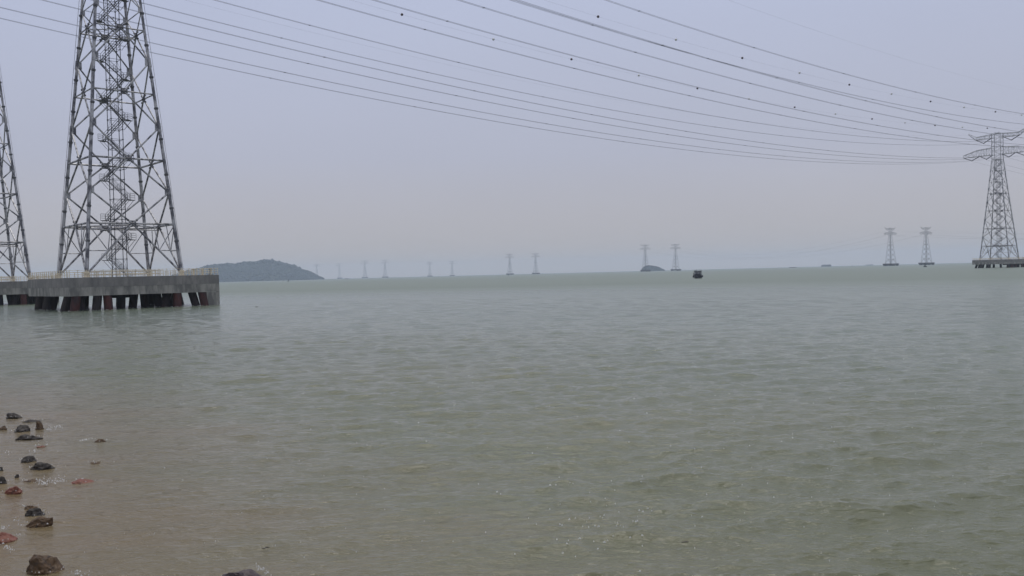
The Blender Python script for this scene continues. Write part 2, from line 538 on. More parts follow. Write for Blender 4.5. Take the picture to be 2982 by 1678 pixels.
def make_platform(loc, rz, label, group):
    root = empty('tower_platform', loc, rz); tag(root, label, 'concrete platform', group)
    h = DA / 2
    MB().box((0, 0, (DECK + 3.62) / 2), (DA, DA, DECK - 3.62)).build('deck', M_CONC, root)
    # lower course: four edge beams and the soffit grid
    lb = MB(); t = 1.2; zc, zh = (3.617 + 2.25) / 2, 3.617 - 2.25; hh = h - .03
    for s in (-1, 1):
        lb.box((0, s * (hh - t / 2), zc), (2 * hh, t, zh)); lb.box((s * (hh - t / 2), 0, zc), (t, 2 * hh - 2 * t - .01, zh))
    for x in (-4, 4):
        lb.box((x, 0, zc + .1), (1.1, 2 * hh - 2 * t - .02, zh - .2))
    lb.build('edge_beam', M_CONC_L, root)
    # block columns reaching the water
    def block(x, y, sx, sy):
        b = MB(); b.box((x, y, .6), (sx, sy, 3.2)); b.build('corner_block', M_CONC_L, root)
    block(h - 1.1, -h + 1.1, 2.15, 2.15)
    block(h - 5.0, -h + 8.5, 1.6, 1.6)
    MB().box((h + .10, -h + .9, 2.3), (.16, 1.0, 4.4)).build('rubber_fender', M_PILE, root)
    for a, b, red in pile_specs():
        d = (b - a) / (b.z - a.z)
        MB().tube(a, a + d * (-1.5 - a.z), 0.66, n=14, caps=True).build('raked_pile', M_PILE_R if red else M_PILE, root, smooth=False)
    cap = MB(); cap.box((-2.0, -3.8, 1.95), (3.9, 1.4, .55)); cap.build('pile_cap', M_PILE, root)
    # railings
    H = 1.15
    e = h - .12
    for k in range(4):
        a = Vector((CN[k][0] * e, CN[k][1] * e, DECK)); b = Vector((CN[(k + 1) % 4][0] * e, CN[(k + 1) % 4][1] * e, DECK))
        rl = MB()
        for z in (.4, .75, 1.1):
            rl.tube(a + Vector((0, 0, z)), b + Vector((0, 0, z)), 0.026, n=5)
        r = rl.build('railing', M_CREAM, root)
        n = 19
        for i in range(n):
            p = a.lerp(b, i / n)
            MB().tube(p, p + Vector((0, 0, H + .03)), 0.055, n=6).build('railing_post', M_CREAM, r)
    # inner rail round the stair foot, mooring frames and a cabinet on the deck
    ir = MB(); q = 5.0
    for k in range(4):
        a = Vector((CN[k][0] * q, CN[k][1] * q, DECK)); b = Vector((CN[(k + 1) % 4][0] * q, CN[(k + 1) % 4][1] * q, DECK))
        for z in (.5, 1.05):
            ir.tube(a + Vector((0, 0, z)), b + Vector((0, 0, z)), 0.05, n=5)
        for i in range(8):
            p = a.lerp(b, i / 8); ir.tube(p, p + Vector((0, 0, 1.1)), 0.05, n=5)
    ir.build('inner_railing', M_CREAM, root)
    for i, (x, y) in enumerate(((h - 1.0, -h + 1.1), (h - 2.4, -h + 1.1), (h - 4.0, -h + .9))):
        bo = MB(); bo.tube((x, y, DECK), (x, y, DECK + .95), .13, n=10); bo.box((x, y, DECK + 1.0), (.5, .34, .14)); bo.box((x, y, DECK + .04), (.6, .6, .08))
        bo.build('mooring_post', M_CREAM if i else M_CONC_L, root)
    return root


def far_platform_mb():
    mb = MB(); h = DA / 2
    mb.box((0, 0, 3.68), (DA, DA, 2.86))
    for a, b, red in pile_specs():
        d = (b - a) / (b.z - a.z)
        mb.tube(a, a + d * (-1.5 - a.z), 0.7, n=6)
    for x in (-10, -5, 0, 5, 10):
        for s in (-1, 1):
            mb.tube((x, s * 10.5, 2.4), (x + x * .04, s * 11, -1.5), .75, n=6); mb.tube((s * 10.5, x, 2.4), (s * 11, x + x * .04, -1.5), .75, n=6)
    e = h - .12
    for k in range(4):
        a = Vector((CN[k][0] * e, CN[k][1] * e, DECK)); b = Vector((CN[(k + 1) % 4][0] * e, CN[(k + 1) % 4][1] * e, DECK))
        for z in (.6, 1.1):
            mb.tube(a + Vector((0, 0, z)), b + Vector((0, 0, z)), 0.04, n=4)
        for i in range(12):
            p = a.lerp(b, i / 12); mb.tube(p, p + Vector((0, 0, 1.1)), .06, n=4)
    return mb


tA = make_tower(P_A, TH, 1.0, 4.6, 'large grey tubular lattice tower with zigzag stairs on the nearest concrete platform', 'large lattice towers of the twin power lines')
tB = copy_tree(tA); tB.location = P_B
tB['label'] = 'lattice tower cut off by the left edge of the photo, standing behind the nearest platform'
tC = make_tower(P_C, TH, 1.11, 5.0, 'complete lattice tower with two crossarms at the right edge of the photo', 'large lattice towers of the twin power lines')
pA = make_platform(P_A + P_SH, TH, 'nearest grey concrete platform on raked dark and red piles with cream railing', 'concrete tower platforms')
pB = copy_tree(pA); pB.location = P_B + P_SH; pB['label'] = 'concrete platform behind the nearest one, cut off by the left edge'
pC = copy_tree(pA); pC.location = P_C; pC['label'] = 'concrete platform at the right edge of the photo under the complete tower'


# ------------------------------------------------------------------ power lines
def span(P0, P1, o, z0, z1, sag, n=90):
    v = Vector((-math.sin(TH), math.cos(TH), 0)); pts = []
    for i in range(n + 1):
        t = i / n
        p = P0.lerp(P1, t) + v * o; p.z = z0 + (z1 - z0) * t - 4 * sag * t * (1 - t)
        pts.append(p)
    return pts


V = Vector((-math.sin(TH), math.cos(TH), 0)); Ud = Vector((math.cos(TH), math.sin(TH), 0))


def phase(P0, P1, o, z0, z1, sag, label, group, r=0.036, spacers=11, n=90):
    pts = span(P0, P1, o, z0, z1, sag, n)
    root = empty('conductor_pair', pts[0]); tag(root, label, 'power line', group)
    side = (P1 - P0).normalized().cross(Vector((0, 0, 1)))
    off = pts[0]
    for s in (-1, 1):
        MB().polyline([p - off + side * (.25 * s) for p in pts], r, n=4).build('conductor', M_WIRE, root)
    for i in range(spacers):
        t = (i + .5) / spacers
        k = t * n; a = int(k); p = pts[a].lerp(pts[a + 1], k - a) - off
        b = MB(); b.tube(p - side * .3, p + side * .3, .06, n=5)
        for s in (-1, 1):
            b.tube(p + side * (.25 * s) - Ud * .15, p + side * (.25 * s) + Ud * .15, .085, n=6)
        b.build('spacer', M_WIRE, root)
    return root


WB, WA = Vector((-116.0, 200.2, 0)), Vector((-66.3, 156.5, 0))
WC, WD = Vector((305.9, 561.5, 0)), Vector((353.2, 508.1, 0))
far_names = ['lowest twin conductor, running to the left tip of the right tower', 'second lowest twin conductor, reaching the inner left insulator of the right tower',
             'third lowest twin conductor, reaching the inner right insulator of the right tower', 'fourth lowest twin conductor, reaching the lower right arm tip of the right tower',
             'fifth lowest twin conductor, ending at the upper left insulator of the right tower', 'sixth lowest twin conductor, ending at the upper right insulator of the right tower']
near_names = ['seventh twin conductor from below, passing just behind the upper crossarm of the right tower', 'eighth twin conductor from below, running just under the lower row of marker balls',
              'twin conductor passing over the top of the right tower to the frame edge', 'lower of the two twin conductors that cross near the top centre',
              'upper of the two twin conductors that cross near the top centre', 'topmost twin conductor, leaving the frame above the right tower']
offs = [(15.4, 0), (6.6, 0), (-6.6, 0), (-15.4, 0), (8.1, 1), (-8.1, 1)]
for nm, (o, up) in zip(far_names, offs):
    phase(WB, WC, o, (ZU if up else ZL) + .7, ZU if up else ZL, 14.0 if up else 13.5, nm, 'twin conductors of the far line')
for nm, (o, up) in zip(near_names, offs):
    phase(WA, WD, o, (ZU + 1.2 if up else ZL + .8), ZU if up else ZL - .3, 13.0 if up else 12.4, nm, 'twin conductors of the near line')


def ground_wire(P0, P1, o, sag, z0, z1, label, balls, colors=None, r=0.013):
    pts = span(P0, P1, o, z0, z1, sag)
    root = MB().polyline([p - pts[0] for p in pts], r, n=4).build('ground_wire', M_WIRE); root.location = pts[0]
    tag(root, label, 'ground wire', 'ground wires above the conductors')
    for i, t in enumerate(balls):
        k = t * 90; a = min(int(k), 89); p = pts[a].lerp(pts[a + 1], k - a) - pts[0]
        b = MB(); b.sphere((0, 0, 0), .40, 14, 9); o2 = b.build('marker_ball', M_BALL_D if i % 2 == 0 else M_BALL_W, root, smooth=True); o2.location = p
    return root


def ball_ts(P0, P1, o, xs):
    """positions along the span at which the balls of the photo hang"""
    pts = span(P0, P1, o, 85, 85, 13.5, 400); ts = []
    def px(p):
        d = p - Vector((0, 0, EYE)); return PW / 2 + FPX * d.dot(Rv) / d.dot(Fv)
    X = [px(p) if p.y > 5 else -1e9 for p in pts]
    for x in xs:
        i = int(np.argmin([abs(q - x) for q in X])); ts.append(i / 400)
    return ts


b1 = [1738.6, 1965, 2161, 2328, 2471.6, 2598.6, 2710.6, 2808.6, 2898, 2976]
b2 = [1165, 1433.8, 1663, 1860, 2031, 2182, 2315, 2434, 2540, 2635.5, 2723, 2802, 2874]
ground_wire(WA, WD, 16.5, 12.4, 86.2, 85, 'thin ground wire with the upper row of marker balls', ball_ts(WA, WD, 16.5, b1))
ground_wire(WB, WC, -16.5, 13.6, 86.0, 85.3, 'thin ground wire with the lower row of marker balls', ball_ts(WB, WC, -16.5, b2))
ground_wire(WA, WD, -16.5, 12.4, 86.2, 85, 'faint bare ground wire crossing the top right corner', [])
ground_wire(WB, WC, 16.5, 13.6, 86.0, 85.3, 'faint bare ground wire running below the lower marker balls', [])

# ------------------------------------------------------------------ far towers
FT = far_tower_mb().build('distant_tower', M_DARK); FP = far_platform_mb().build('distant_platform', M_PILE)
far = [  # px, distance, scale, line bearing, tower label, platform label
    (2594, 1990, 1.0, 'left one of the two distant towers nearest the big right tower'),
    (2698, 2010, 1.0, 'right one of the two distant towers nearest the big right tower'),
    (1880, 2810, 1.0, 'faint distant tower rising behind the small wooded islet'),
    (1968, 2830, 1.0, 'faint distant tower just right of the small wooded islet'),
    (1485, 3640, 1.0, 'left one of the faint pair of towers at mid horizon'),
    (1560.5, 3640, 1.0, 'right one of the faint pair of towers at mid horizon'),
    (1252, 5150, 1.0, 'left one of the small tower pair left of mid horizon'),
    (1317, 5150, 1.0, 'right one of the small tower pair left of mid horizon'),
    (1063, 5700, 1.32, 'left one of the very faint taller pair right of the hill'),
    (1122, 5700, 1.32, 'right one of the very faint taller pair right of the hill'),
    (923, 6500, 1.32, 'nearly vanished tower just off the right end of the hill'),
    (989, 6500, 1.32, 'nearly vanished tower a little further right of the hill end'),
]
FAR_POS = []
for i, (px, d, sc_, lab) in enumerate(far):
    o = FT if i == 0 else FT.copy(); p = FP if i == 0 else FP.copy()
    if i:
        COL.objects.link(o); COL.objects.link(p)
    pos = at_depth(px, 797.5 - (px - PW / 2) * .0255, d); pos.z = 0
    rz = math.atan2(0.89, -0.46)
    for q in (o, p):
        q.location = pos; q.rotation_euler = (0, 0, rz); q.scale = (sc_,) * 3
    tag(o, lab, 'transmission tower', 'distant towers fading into the haze')
    tag(p, 'platform under the ' + lab.split(' rising')[0].split(' just right')[0] + (' at the islet' if i == 2 else ' right of the islet' if i == 3 else ''), 'concrete platform', 'distant tower platforms')
    FAR_POS.append(pos)


def far_span(P0, P1, z, o, sag, label, r=.06):
    d = (P1 - P0).normalized(); n = Vector((-d.y, d.x, 0)); pts = []
    for i in range(41):
        t = i / 40; p = P0.lerp(P1, t) + n * o; p.z = z - 4 * sag * t * (1 - t); pts.append(p)
    ob = MB().polyline([p - pts[0] for p in pts], r, n=4).build('distant_conductor', M_WIRE); ob.location = pts[0]
    tag(ob, label, 'power line', 'distant conductors fading into the haze')


E1, E2, F1, F2 = FAR_POS[:4]
K1 = Vector((1500, 1450, 0)); K2 = Vector((1580, 1500, 0))
for o, z, s, nm in ((15, ZL, 42, 'lower outer'), (6.6, ZL, 38, 'lower inner'), (8, ZU, 40, 'upper')):
    far_span(E1, F1, z, o, s, 'faint %s conductor from the distant left tower to the islet tower' % nm)
    far_span(E2, F2, z, o, s, 'faint %s conductor from the distant right tower to the tower right of the islet' % nm)
    far_span(E1, K1, z, o, 24, 'faint %s conductor from the distant left tower to the right edge' % nm)
    far_span(E2, K2, z, o, 24, 'faint %s conductor from the distant right tower to the right edge' % nm)
# span beyond the right tower, going away to the right
N1 = Vector((860, 870, 0))
for o, z, nm in ((15.4, ZL, 'lower outer left'), (6.6, ZL, 'lower inner left'), (-6.6, ZL, 'lower inner right'), (8.1, ZU, 'upper left')):
    far_span(WC, N1, z, o, 20, 'conductor leaving the %s insulator of the right tower to the right' % nm, r=.04)

# ------------------------------------------------------------------ sea
def make_sea():
    # one sheet: rings about the shore, fine near it; heights from a sum of wind waves
    az_f = np.radians(np.linspace(-50, 50, 760)); az_b = np.radians(np.linspace(50, 310, 90))[1:-1]
    az = np.concatenate([az_f, az_b]); na = len(az)
    r = [4.0, 6.0, 8.0]
    while r[-1] < 60: r.append(r[-1] * 1.0029)
    while r[-1] < 160: r.append(r[-1] * 1.0040)
    while r[-1] < 420: r.append(r[-1] * 1.005)
    while r[-1] < 7600: r.append(r[-1] * 1.06)
    r = np.array(r); nr = len(r)
    RR, AA = np.meshgrid(r, az, indexing='ij')
    X = RR * np.sin(AA); Y = RR * np.cos(AA)
    Z = np.zeros_like(X); DX = np.zeros_like(X); DY = np.zeros_like(X)
    g = np.where(RR < 60, .0031, np.where(RR < 160, .0042, .0053)) * RR
    nW = 130
    lam = np.exp(rng.uniform(math.log(0.16), math.log(3.2), nW))
    ang = rng.normal(math.radians(98), math.radians(26), nW)       # travelling roughly along the view, slightly skewed
    ph = rng.uniform(0, 6.283, nW)
    for L, a, p in zip(lam, ang, ph):
        k = 6.2832 / L
        slope = (0.0265 if L < .7 else 0.0225) * (1.0 if L < 1.5 else (1.5 / L) ** .8)
        x = (X * math.cos(a) + Y * math.sin(a)) * k + p + .5 * np.sin((X * math.sin(a) - Y * math.cos(a)) * k * .23 + p * 3)
        fade = np.clip((L / g - 2.4) / 2.0, 0, 1) * np.clip((420 - RR) / 270, 0, 1)
        Z += slope / k * np.sin(x) * fade; DX += slope / k * np.cos(x) * fade * math.cos(a); DY += slope / k * np.cos(x) * fade * math.sin(a)
    # gusts: patches of rougher and calmer water
    gust = 1 + .13 * np.sin(X * .11 + 1.3 * np.sin(Y * .05)) * np.sin(Y * .07 + .8 * np.sin(X * .04 + 2))
    # calmer in the shallow left
    dist = np.maximum(np.maximum(X * .857 + Y * .515, X * .632 + Y * .775 - 10), X * .34 + Y * .94 - 38)
    calm = np.clip((dist + 2) / 12.0, 0.45, 1)
    Z = Z * gust * calm; X = X + .9 * DX * calm; Y = Y + .9 * DY * calm       # choppy crests
    V_ = np.stack([X, Y, Z], -1).reshape(-1, 3)
    i = np.arange(nr - 1)[:, None]; j = np.arange(na)[None, :]; jn = (j + 1) % na
    F_ = np.stack([i * na + j, i * na + jn, (i + 1) * na + jn, (i + 1) * na + j], -1).reshape(-1, 4)[:, ::-1]
    me = bpy.data.meshes.new('sea')
    me.vertices.add(len(V_)); me.vertices.foreach_set('co', V_.ravel().astype(np.float32))
    me.loops.add(F_.size); me.loops.foreach_set('vertex_index', F_.ravel().astype(np.int32))
    me.polygons.add(len(F_)); me.polygons.foreach_set('loop_start', np.arange(0, F_.size, 4, dtype=np.int32))
    me.polygons.foreach_set('loop_total', np.full(len(F_), 4, np.int32))
    me.update(calc_edges=True); me.shade_smooth()
    m = bpy.data.materials.new('silty_sea_water'); m.use_nodes = True
    t = m.node_tree; b = t.nodes['Principled BSDF']
    b.inputs['Roughness'].default_value = 0.06; b.inputs['IOR'].default_value = 1.33
    co = nd(t, 'ShaderNodeTexCoord')
    def noise(scale3, detail, rough=.55, loc=(0, 0, 0)):
        mp = nd(t, 'ShaderNodeMapping'); mp.inputs['Scale'].default_value = scale3; mp.inputs['Location'].default_value = loc
        t.links.new(co.outputs['Object'], mp.inputs[0])
        n = nd(t, 'ShaderNodeTexNoise'); n.inputs['Scale'].default_value = 1; n.inputs['Detail'].default_value = detail; n.inputs['Roughness'].default_value = rough
        t.links.new(mp.outputs[0], n.inputs['Vector']); return n
    # silt: olive-green water offshore, brown in the shallows along the left shore
    sx = nd(t, 'ShaderNodeSeparateXYZ'); t.links.new(co.outputs['Object'], sx.inputs[0])
    def halfplane(ax, ay, c0):      # signed distance from one stretch of the shore line
        dp_ = nd(t, 'ShaderNodeVectorMath', operation='DOT_PRODUCT'); dp_.inputs[1].default_value = (ax, ay, 0)
        t.links.new(co.outputs['Object'], dp_.inputs[0])
        ad_ = nd(t, 'ShaderNodeMath', operation='ADD'); ad_.inputs[1].default_value = c0; t.links.new(dp_.outputs['Value'], ad_.inputs[0]); return ad_
    h1, h2, h3 = halfplane(.857, .515, 0), halfplane(.632, .775, -10), halfplane(.34, .94, -38)
    mx = nd(t, 'ShaderNodeMath', operation='SMOOTH_MAX'); mx.inputs[2].default_value = 4; t.links.new(h1.outputs[0], mx.inputs[0]); t.links.new(h2.outputs[0], mx.inputs[1])
    m2 = nd(t, 'ShaderNodeMath', operation='SMOOTH_MAX'); m2.inputs[2].default_value = 4; t.links.new(mx.outputs[0], m2.inputs[0]); t.links.new(h3.outputs[0], m2.inputs[1])
    sn = noise((.18, .3, .2), 5)
    m3_ = nd(t, 'ShaderNodeMath', operation='MULTIPLY_ADD'); m3_.inputs[1].default_value = 9; t.links.new(sn.outputs[0], m3_.inputs[0]); t.links.new(m2.outputs[0], m3_.inputs[2])
    mr_ = nd(t, 'ShaderNodeMapRange', interpolation_type='SMOOTHSTEP'); mr_.inputs[1].default_value = 1.0; mr_.inputs[2].default_value = 15.0
    t.links.new(m3_.outputs[0], mr_.inputs[0])
    cn = noise((.035, .06, .05), 4, loc=(7, 3, 0))
    mrc = nd(t, 'ShaderNodeMapRange'); mrc.inputs[1].default_value = .38; mrc.inputs[2].default_value = .64; t.links.new(cn.outputs[0], mrc.inputs[0])
    c1 = nd(t, 'ShaderNodeMix', data_type='RGBA'); c1.inputs[6].default_value = (0.100, 0.109, 0.064, 1); c1.inputs[7].default_value = (0.116, 0.119, 0.070, 1)
    t.links.new(mrc.outputs[0], c1.inputs[0])
    c2 = nd(t, 'ShaderNodeMix', data_type='RGBA'); c2.inputs[6].default_value = (0.150, 0.108, 0.060, 1)
    t.links.new(mr_.outputs[0], c2.inputs[0]); t.links.new(c1.outputs[2], c2.inputs[7])
    off = nd(t, 'ShaderNodeMapRange', interpolation_type='SMOOTHSTEP'); off.inputs[1].default_value = 4; off.inputs[2].default_value = 60
    t.links.new(m2.outputs[0], off.inputs[0])
    c3 = nd(t, 'ShaderNodeMix', data_type='RGBA'); c3.inputs[7].default_value = (0.128, 0.156, 0.118, 1)
    t.links.new(off.outputs[0], c3.inputs[0]); t.links.new(c2.outputs[2], c3.inputs[6])
    t.links.new(c3.outputs[2], b.inputs['Base Color'])
    rr = nd(t, 'ShaderNodeMapRange'); rr.inputs[1].default_value = 40; rr.inputs[2].default_value = 230; rr.inputs[3].default_value = .06; rr.inputs[4].default_value = .42     # wind-ruffled offshore
    t.links.new(m2.outputs[0], rr.inputs[0]); t.links.new(rr.outputs[0], b.inputs['Roughness'])
    n1 = noise((1.3, 3.2, 1), 4, .6); n2 = noise((5.5, 12, 1), 4, .6, (3, 1, 0))
    n3 = noise((.12, .42, 1), 5, .6, (1, 9, 0))
    ad = nd(t, 'ShaderNodeMath', operation='MULTIPLY_ADD'); ad.inputs[1].default_value = .42
    t.links.new(n2.outputs[0], ad.inputs[0]); t.links.new(n1.outputs[0], ad.inputs[2])
    ad2 = nd(t, 'ShaderNodeMath', operation='MULTIPLY_ADD'); ad2.inputs[1].default_value = 1.6
    t.links.new(n3.outputs[0], ad2.inputs[0]); t.links.new(ad.outputs[0], ad2.inputs[2])
    bp = nd(t, 'ShaderNodeBump'); bp.inputs['Strength'].default_value = 1.0; bp.inputs['Distance'].default_value = 0.085
    t.links.new(ad2.outputs[0], bp.inputs['Height']); t.links.new(bp.outputs[0], b.inputs['Normal'])
    me.materials.append(m)
    o = bpy.data.objects.new('sea', me); COL.objects.link(o)
    tag(o, 'grey green silty sea with low ripples', 'water', kind='structure')
    return Z


make_sea()

# ------------------------------------------------------------------ shore bank below and left of the viewer
def make_shore():
    line = [(-220, 120), (-60, 62), (-19.5, 29), (-9.6, 12.5), (-3, 7.5), (6, 5.8), (40, -2), (200, -40)]
    pts = []
    for (x0, y0), (x1, y1) in zip(line[:-1], line[1:]):
        L = math.hypot(x1 - x0, y1 - y0); n = max(2, int(L / 1.2)); n = min(n, 60)
        for i in range(n):
            t = i / n; pts.append((x0 + (x1 - x0) * t, y0 + (y1 - y0) * t))
    prof = [(-2.0, -.9), (-.6, -.28), (0, 0.0), (.8, .35), (2, .9), (3.4, 1.6), (4.6, 2.2), (6, 2.35), (12, 2.4), (60, 2.6), (220, 3.0)]
    rings = []
    for off, z in prof:
        row = []
        for i, (x, y) in enumerate(pts):
            a = pts[max(0, i - 3)]; b = pts[min(len(pts) - 1, i + 3)]
            dx, dy = b[0] - a[0], b[1] - a[1]; L = math.hypot(dx, dy); nx, ny = dy / L, -dx / L      # inland: right of travel
            k = .12 if 0 < off < 10 else .02
            row.append(Vector((x + nx * off, y + ny * off * 1.0, z + random.uniform(-k, k) * (1 if z > 0 else .3))))
        rings.append(row)
    mb = MB(); mb.loft(rings, close=False, cap=False)
    m = material('shore_mud_and_stone', (0.20, 0.15, 0.11), .95, noise=[((1.2, 1.2, 1.2), (.09, .07, .06), .42, .62), ((4, 4, 4), (.28, .25, .22), .58, .75)], bump=(4, .8, .1))
    o = mb.build('shore', m, smooth=False); tag(o, 'muddy stone bank', 'shore', kind='structure')


make_shore()

# ------------------------------------------------------------------ rocks in the shallows
M_ROCK = {
    'dark': material('wet_dark_rock', (.032, .027, .023), .55, noise=[((6, 6, 6), (.085, .078, .075), .54, .74), ((14, 14, 14), (.02, .018, .02), .5, .7)], bump=(9, .9, .05), spec=.25),
    'brown': material('wet_brown_rock', (.075, .046, .024), .55, noise=[((5, 5, 5), (.20, .135, .085), .52, .72), ((12, 12, 12), (.03, .022, .018), .5, .7)], bump=(9, .9, .05), spec=.25),
    'red': material('wet_red_rock', (.15, .052, .036), .5, noise=[((4, 4, 4), (.21, .10, .07), .48, .7), ((10, 10, 10), (.06, .03, .03), .55, .75)], bump=(8, .8, .05), spec=.25),
    'purple': material('wet_purple_rock', (.055, .042, .048), .45, noise=[((4, 4, 4), (.11, .075, .08), .5, .7), ((11, 11, 11), (.02, .015, .02), .52, .72)], bump=(8, .9, .05), spec=.25),
}


def make_rock(x0, x1, y0, y1, kind, label, seed, peak=0.0, depthk=0.7, hk=1.0):
    rnd = random.Random(seed)
    base = on_plane((x0 + x1) / 2, y1); d = base.y
    wd = (x1 - x0) * d / FPX; dp = wd * depthk
    vpx = y1 - y0
    hgt = max(.05, (vpx - dp * .55 * EYE * FPX / d ** 2) * d / FPX) * hk
    c = Vector((base.x, base.y + dp * .5, 0))
    bm = bmesh.new()
    for i in range(13):
        a = rnd.uniform(0, 6.283); q = rnd.uniform(.55, 1.0)
        lvl = rnd.choice((.25, .55, .8, .92, 1.0)) * rnd.uniform(.9, 1.0)
        sh = 1 - .38 * lvl
        x = math.cos(a) * q * wd / 2 * sh + peak * wd * lvl * .5; y = math.sin(a) * q * dp / 2 * sh
        bm.verts.new((x, y, hgt * lvl))
    for a in range(10):
        t = a / 10 * 6.283 + rnd.uniform(-.2, .2)
        bm.verts.new((math.cos(t) * wd / 2 * 1.0, math.sin(t) * dp / 2, 0.01))
        bm.verts.new((math.cos(t) * wd / 2 * 1.12, math.sin(t) * dp / 2 * 1.12, -.22))
    r = bmesh.ops.convex_hull(bm, input=bm.verts)
    junk = [v for v in bm.verts if not v.link_faces]
    bmesh.ops.delete(bm, geom=junk, context='VERTS')
    bmesh.ops.triangulate(bm, faces=bm.faces)
    bmesh.ops.subdivide_edges(bm, edges=bm.edges, cuts=3, use_grid_fill=True)
    from mathutils import noise as NZ
    for v in bm.verts:
        s = max(wd, .25)
        n = NZ.noise(v.co * (3.2 / s) + Vector((seed, 0, 0))) * .10 * s + NZ.noise(v.co * (8 / s) + Vector((0, seed, 0))) * .07 * s
        dirv = Vector((v.co.x, v.co.y, v.co.z * 1.0 + .02)); dirv.normalize()
        v.co += dirv * n * (1 if v.co.z > 0 else .3)
    me = bpy.data.meshes.new('rock'); bm.to_mesh(me); bm.free(); me.materials.append(M_ROCK[kind])
    o = bpy.data.objects.new('rock', me); COL.objects.link(o); o.location = c
    tag(o, label, 'rock', 'rocks breaking the surface along the left shore')
    return c, wd, dp


ROCKS = [
    (7, 58, 1202, 1219, 'dark', 'farthest dark pointed rock at the left edge', -.3, .6, 1),
    (62, 112, 1222, 1231, 'dark', 'thin wet dark rock just behind the upright brown block', 0, .5, .8),
    (99, 123, 1229, 1252, 'brown', 'small upright brown block of rock right of its neighbours', -.1, .7, 1.1),
    (33, 78, 1237, 1261, 'dark', 'rounded dark wet rock left of the upright brown block', .1, .8, 1),
    (-6, 16, 1240, 1253, 'brown', 'small rock cut by the left edge beside the rounded dark rock', -.2, .7, 1),
    (36, 118, 1266, 1280, 'dark', 'long flat dark rock like a low bar', 0, .28, .9),
    (271, 304, 1278, 1291, 'brown', 'lone small brown rock farthest out from the shore', 0, .7, 1),
    (103, 128, 1298, 1304, 'red', 'barely showing reddish rock in open shallows near the top', 0, .8, .6),
    (51, 95, 1328, 1348, 'dark', 'grey topped dark rock behind the wider black one', .1, .8, 1),
    (82, 148, 1347, 1370, 'dark', 'wide black rock with a pointed right end', -.2, .55, 1),
    (256, 288, 1348, 1354, 'brown', 'thin sliver of rock just above the water out right', .1, .6, .8),
    (-8, 8, 1360, 1374, 'dark', 'tiny dark rock at the left edge in mid height', 0, .7, 1),
    (40, 53, 1383, 1394, 'dark', 'tiny pointed dark rock between larger ones', 0, .8, 1.2),
    (-14, 14, 1386, 1413, 'dark', 'dark purple rock cut by the left edge', 0, .8, 1),
    (60, 103, 1393, 1406, 'brown', 'low broken brown rock beside white splashing water', .2, .6, .8),
    (196, 264, 1396, 1411, 'red', 'smooth low red rock like an upturned shell', 0, .55, .8),
    (3, 57, 1418, 1438, 'red', 'reddish wedge shaped rock near the left edge', .1, .6, 1),
    (65, 102, 1470, 1483, 'brown', 'low wet rock behind the steep dark green one', 0, .6, .8),
    (60, 121, 1479, 1509, 'dark', 'steep dark rounded rock in the lower left', -.1, .7, 1),
    (63, 134, 1506, 1538, 'brown', 'angular dark brown rock rising to a square right end', .7, .5, 1),
    (-26, 34, 1542, 1582, 'red', 'broad flat red slab at the left edge', -.3, .9, .7),
    (55, 167, 1612, 1676, 'brown', 'large brown angular rock in the bottom left corner', -.35, .75, 1),
    (612, 762, 1652, 1716, 'purple', 'dark grey purple rock cut by the bottom edge of the photo', -.05, .6, 1.1),
]
FOAM = []
for i, (x0, x1, y0, y1, kind, lab, pk, dk, hk) in enumerate(ROCKS):
    c, wd, dp = make_rock(x0, x1, y0, y1, kind, lab, i * 7 + 3, pk, dk, hk)
    FOAM.append((c, wd, dp))

# foam flecks and bubbles around the rocks; open-water flecks also imitate sun glints
M_FOAM_GLINT = material('white_foam_and_glint', (.72, .72, .70), .5)
fm = MB()


def fleck(p, a, b, yaw):
    n = 6; i0 = len(fm.v)
    for k in range(n):
        t = 6.283 * k / n; q = random.uniform(.6, 1.1)
        x, y = a * math.cos(t) * q, b * math.sin(t) * q
        fm.v.append((p.x + x * math.cos(yaw) - y * math.sin(yaw), p.y + x * math.sin(yaw) + y * math.cos(yaw), p.z + .012))
    fm.v.append((p.x, p.y, p.z + .035))
    for k in range(n):
        fm.f.append((i0 + k, i0 + (k + 1) % n, i0 + n))


for (c, wd, dp) in FOAM:
    for _ in range(int(4 + 9 * min(wd, 1))):
        t = random.uniform(0, 6.283); q = random.uniform(1.0, 1.35)
        p = Vector((c.x + math.cos(t) * wd / 2 * q, c.y + math.sin(t) * dp / 2 * q, .04))
        s = random.uniform(.003, .008) * (c.y / 14) ** .5; fleck(p, s * random.uniform(1, 2.4), s, random.uniform(-.5, .5))
for (xa, ya, xb, yb, n, wj) in ((90, 1407, 190, 1398, 90, 5), (135, 1252, 180, 1243, 60, 5), (236, 1284, 275, 1277, 36, 1.2), (120, 1412, 150, 1404, 30, 3), (0, 1590, 40, 1605, 30, 5),
                                (195, 1668, 260, 1672, 26, 4), (742, 1652, 785, 1676, 34, 5), (15, 1322, 30, 1318, 16, 4), (85, 1312, 105, 1316, 14, 3), (40, 1515, 62, 1530, 14, 5), (5, 1540, 30, 1535, 22, 3)):
    for _ in range(int(n * .6)):
        t = random.random(); p = on_plane(xa + (xb - xa) * t + random.gauss(0, 3), ya + (yb - ya) * t + random.gauss(0, wj), .045)
        s = random.uniform(.003, .009) * (p.y / 14) ** .5; fleck(p, s * random.uniform(1.2, 3), s, random.uniform(-.4, .4))
for (a_, b_, rd_) in pile_specs():      # wash round the pile feet
    q_ = Matrix.Rotation(TH, 3, 'Z') @ b_ + P_A + P_SH
    for _ in range(7):
        t = random.uniform(3.3, 6.1); fleck(Vector((q_.x + .85 * math.cos(t), q_.y + .85 * math.sin(t), .03)), random.uniform(.05, .22), random.uniform(.02, .05), random.uniform(-.3, .3))
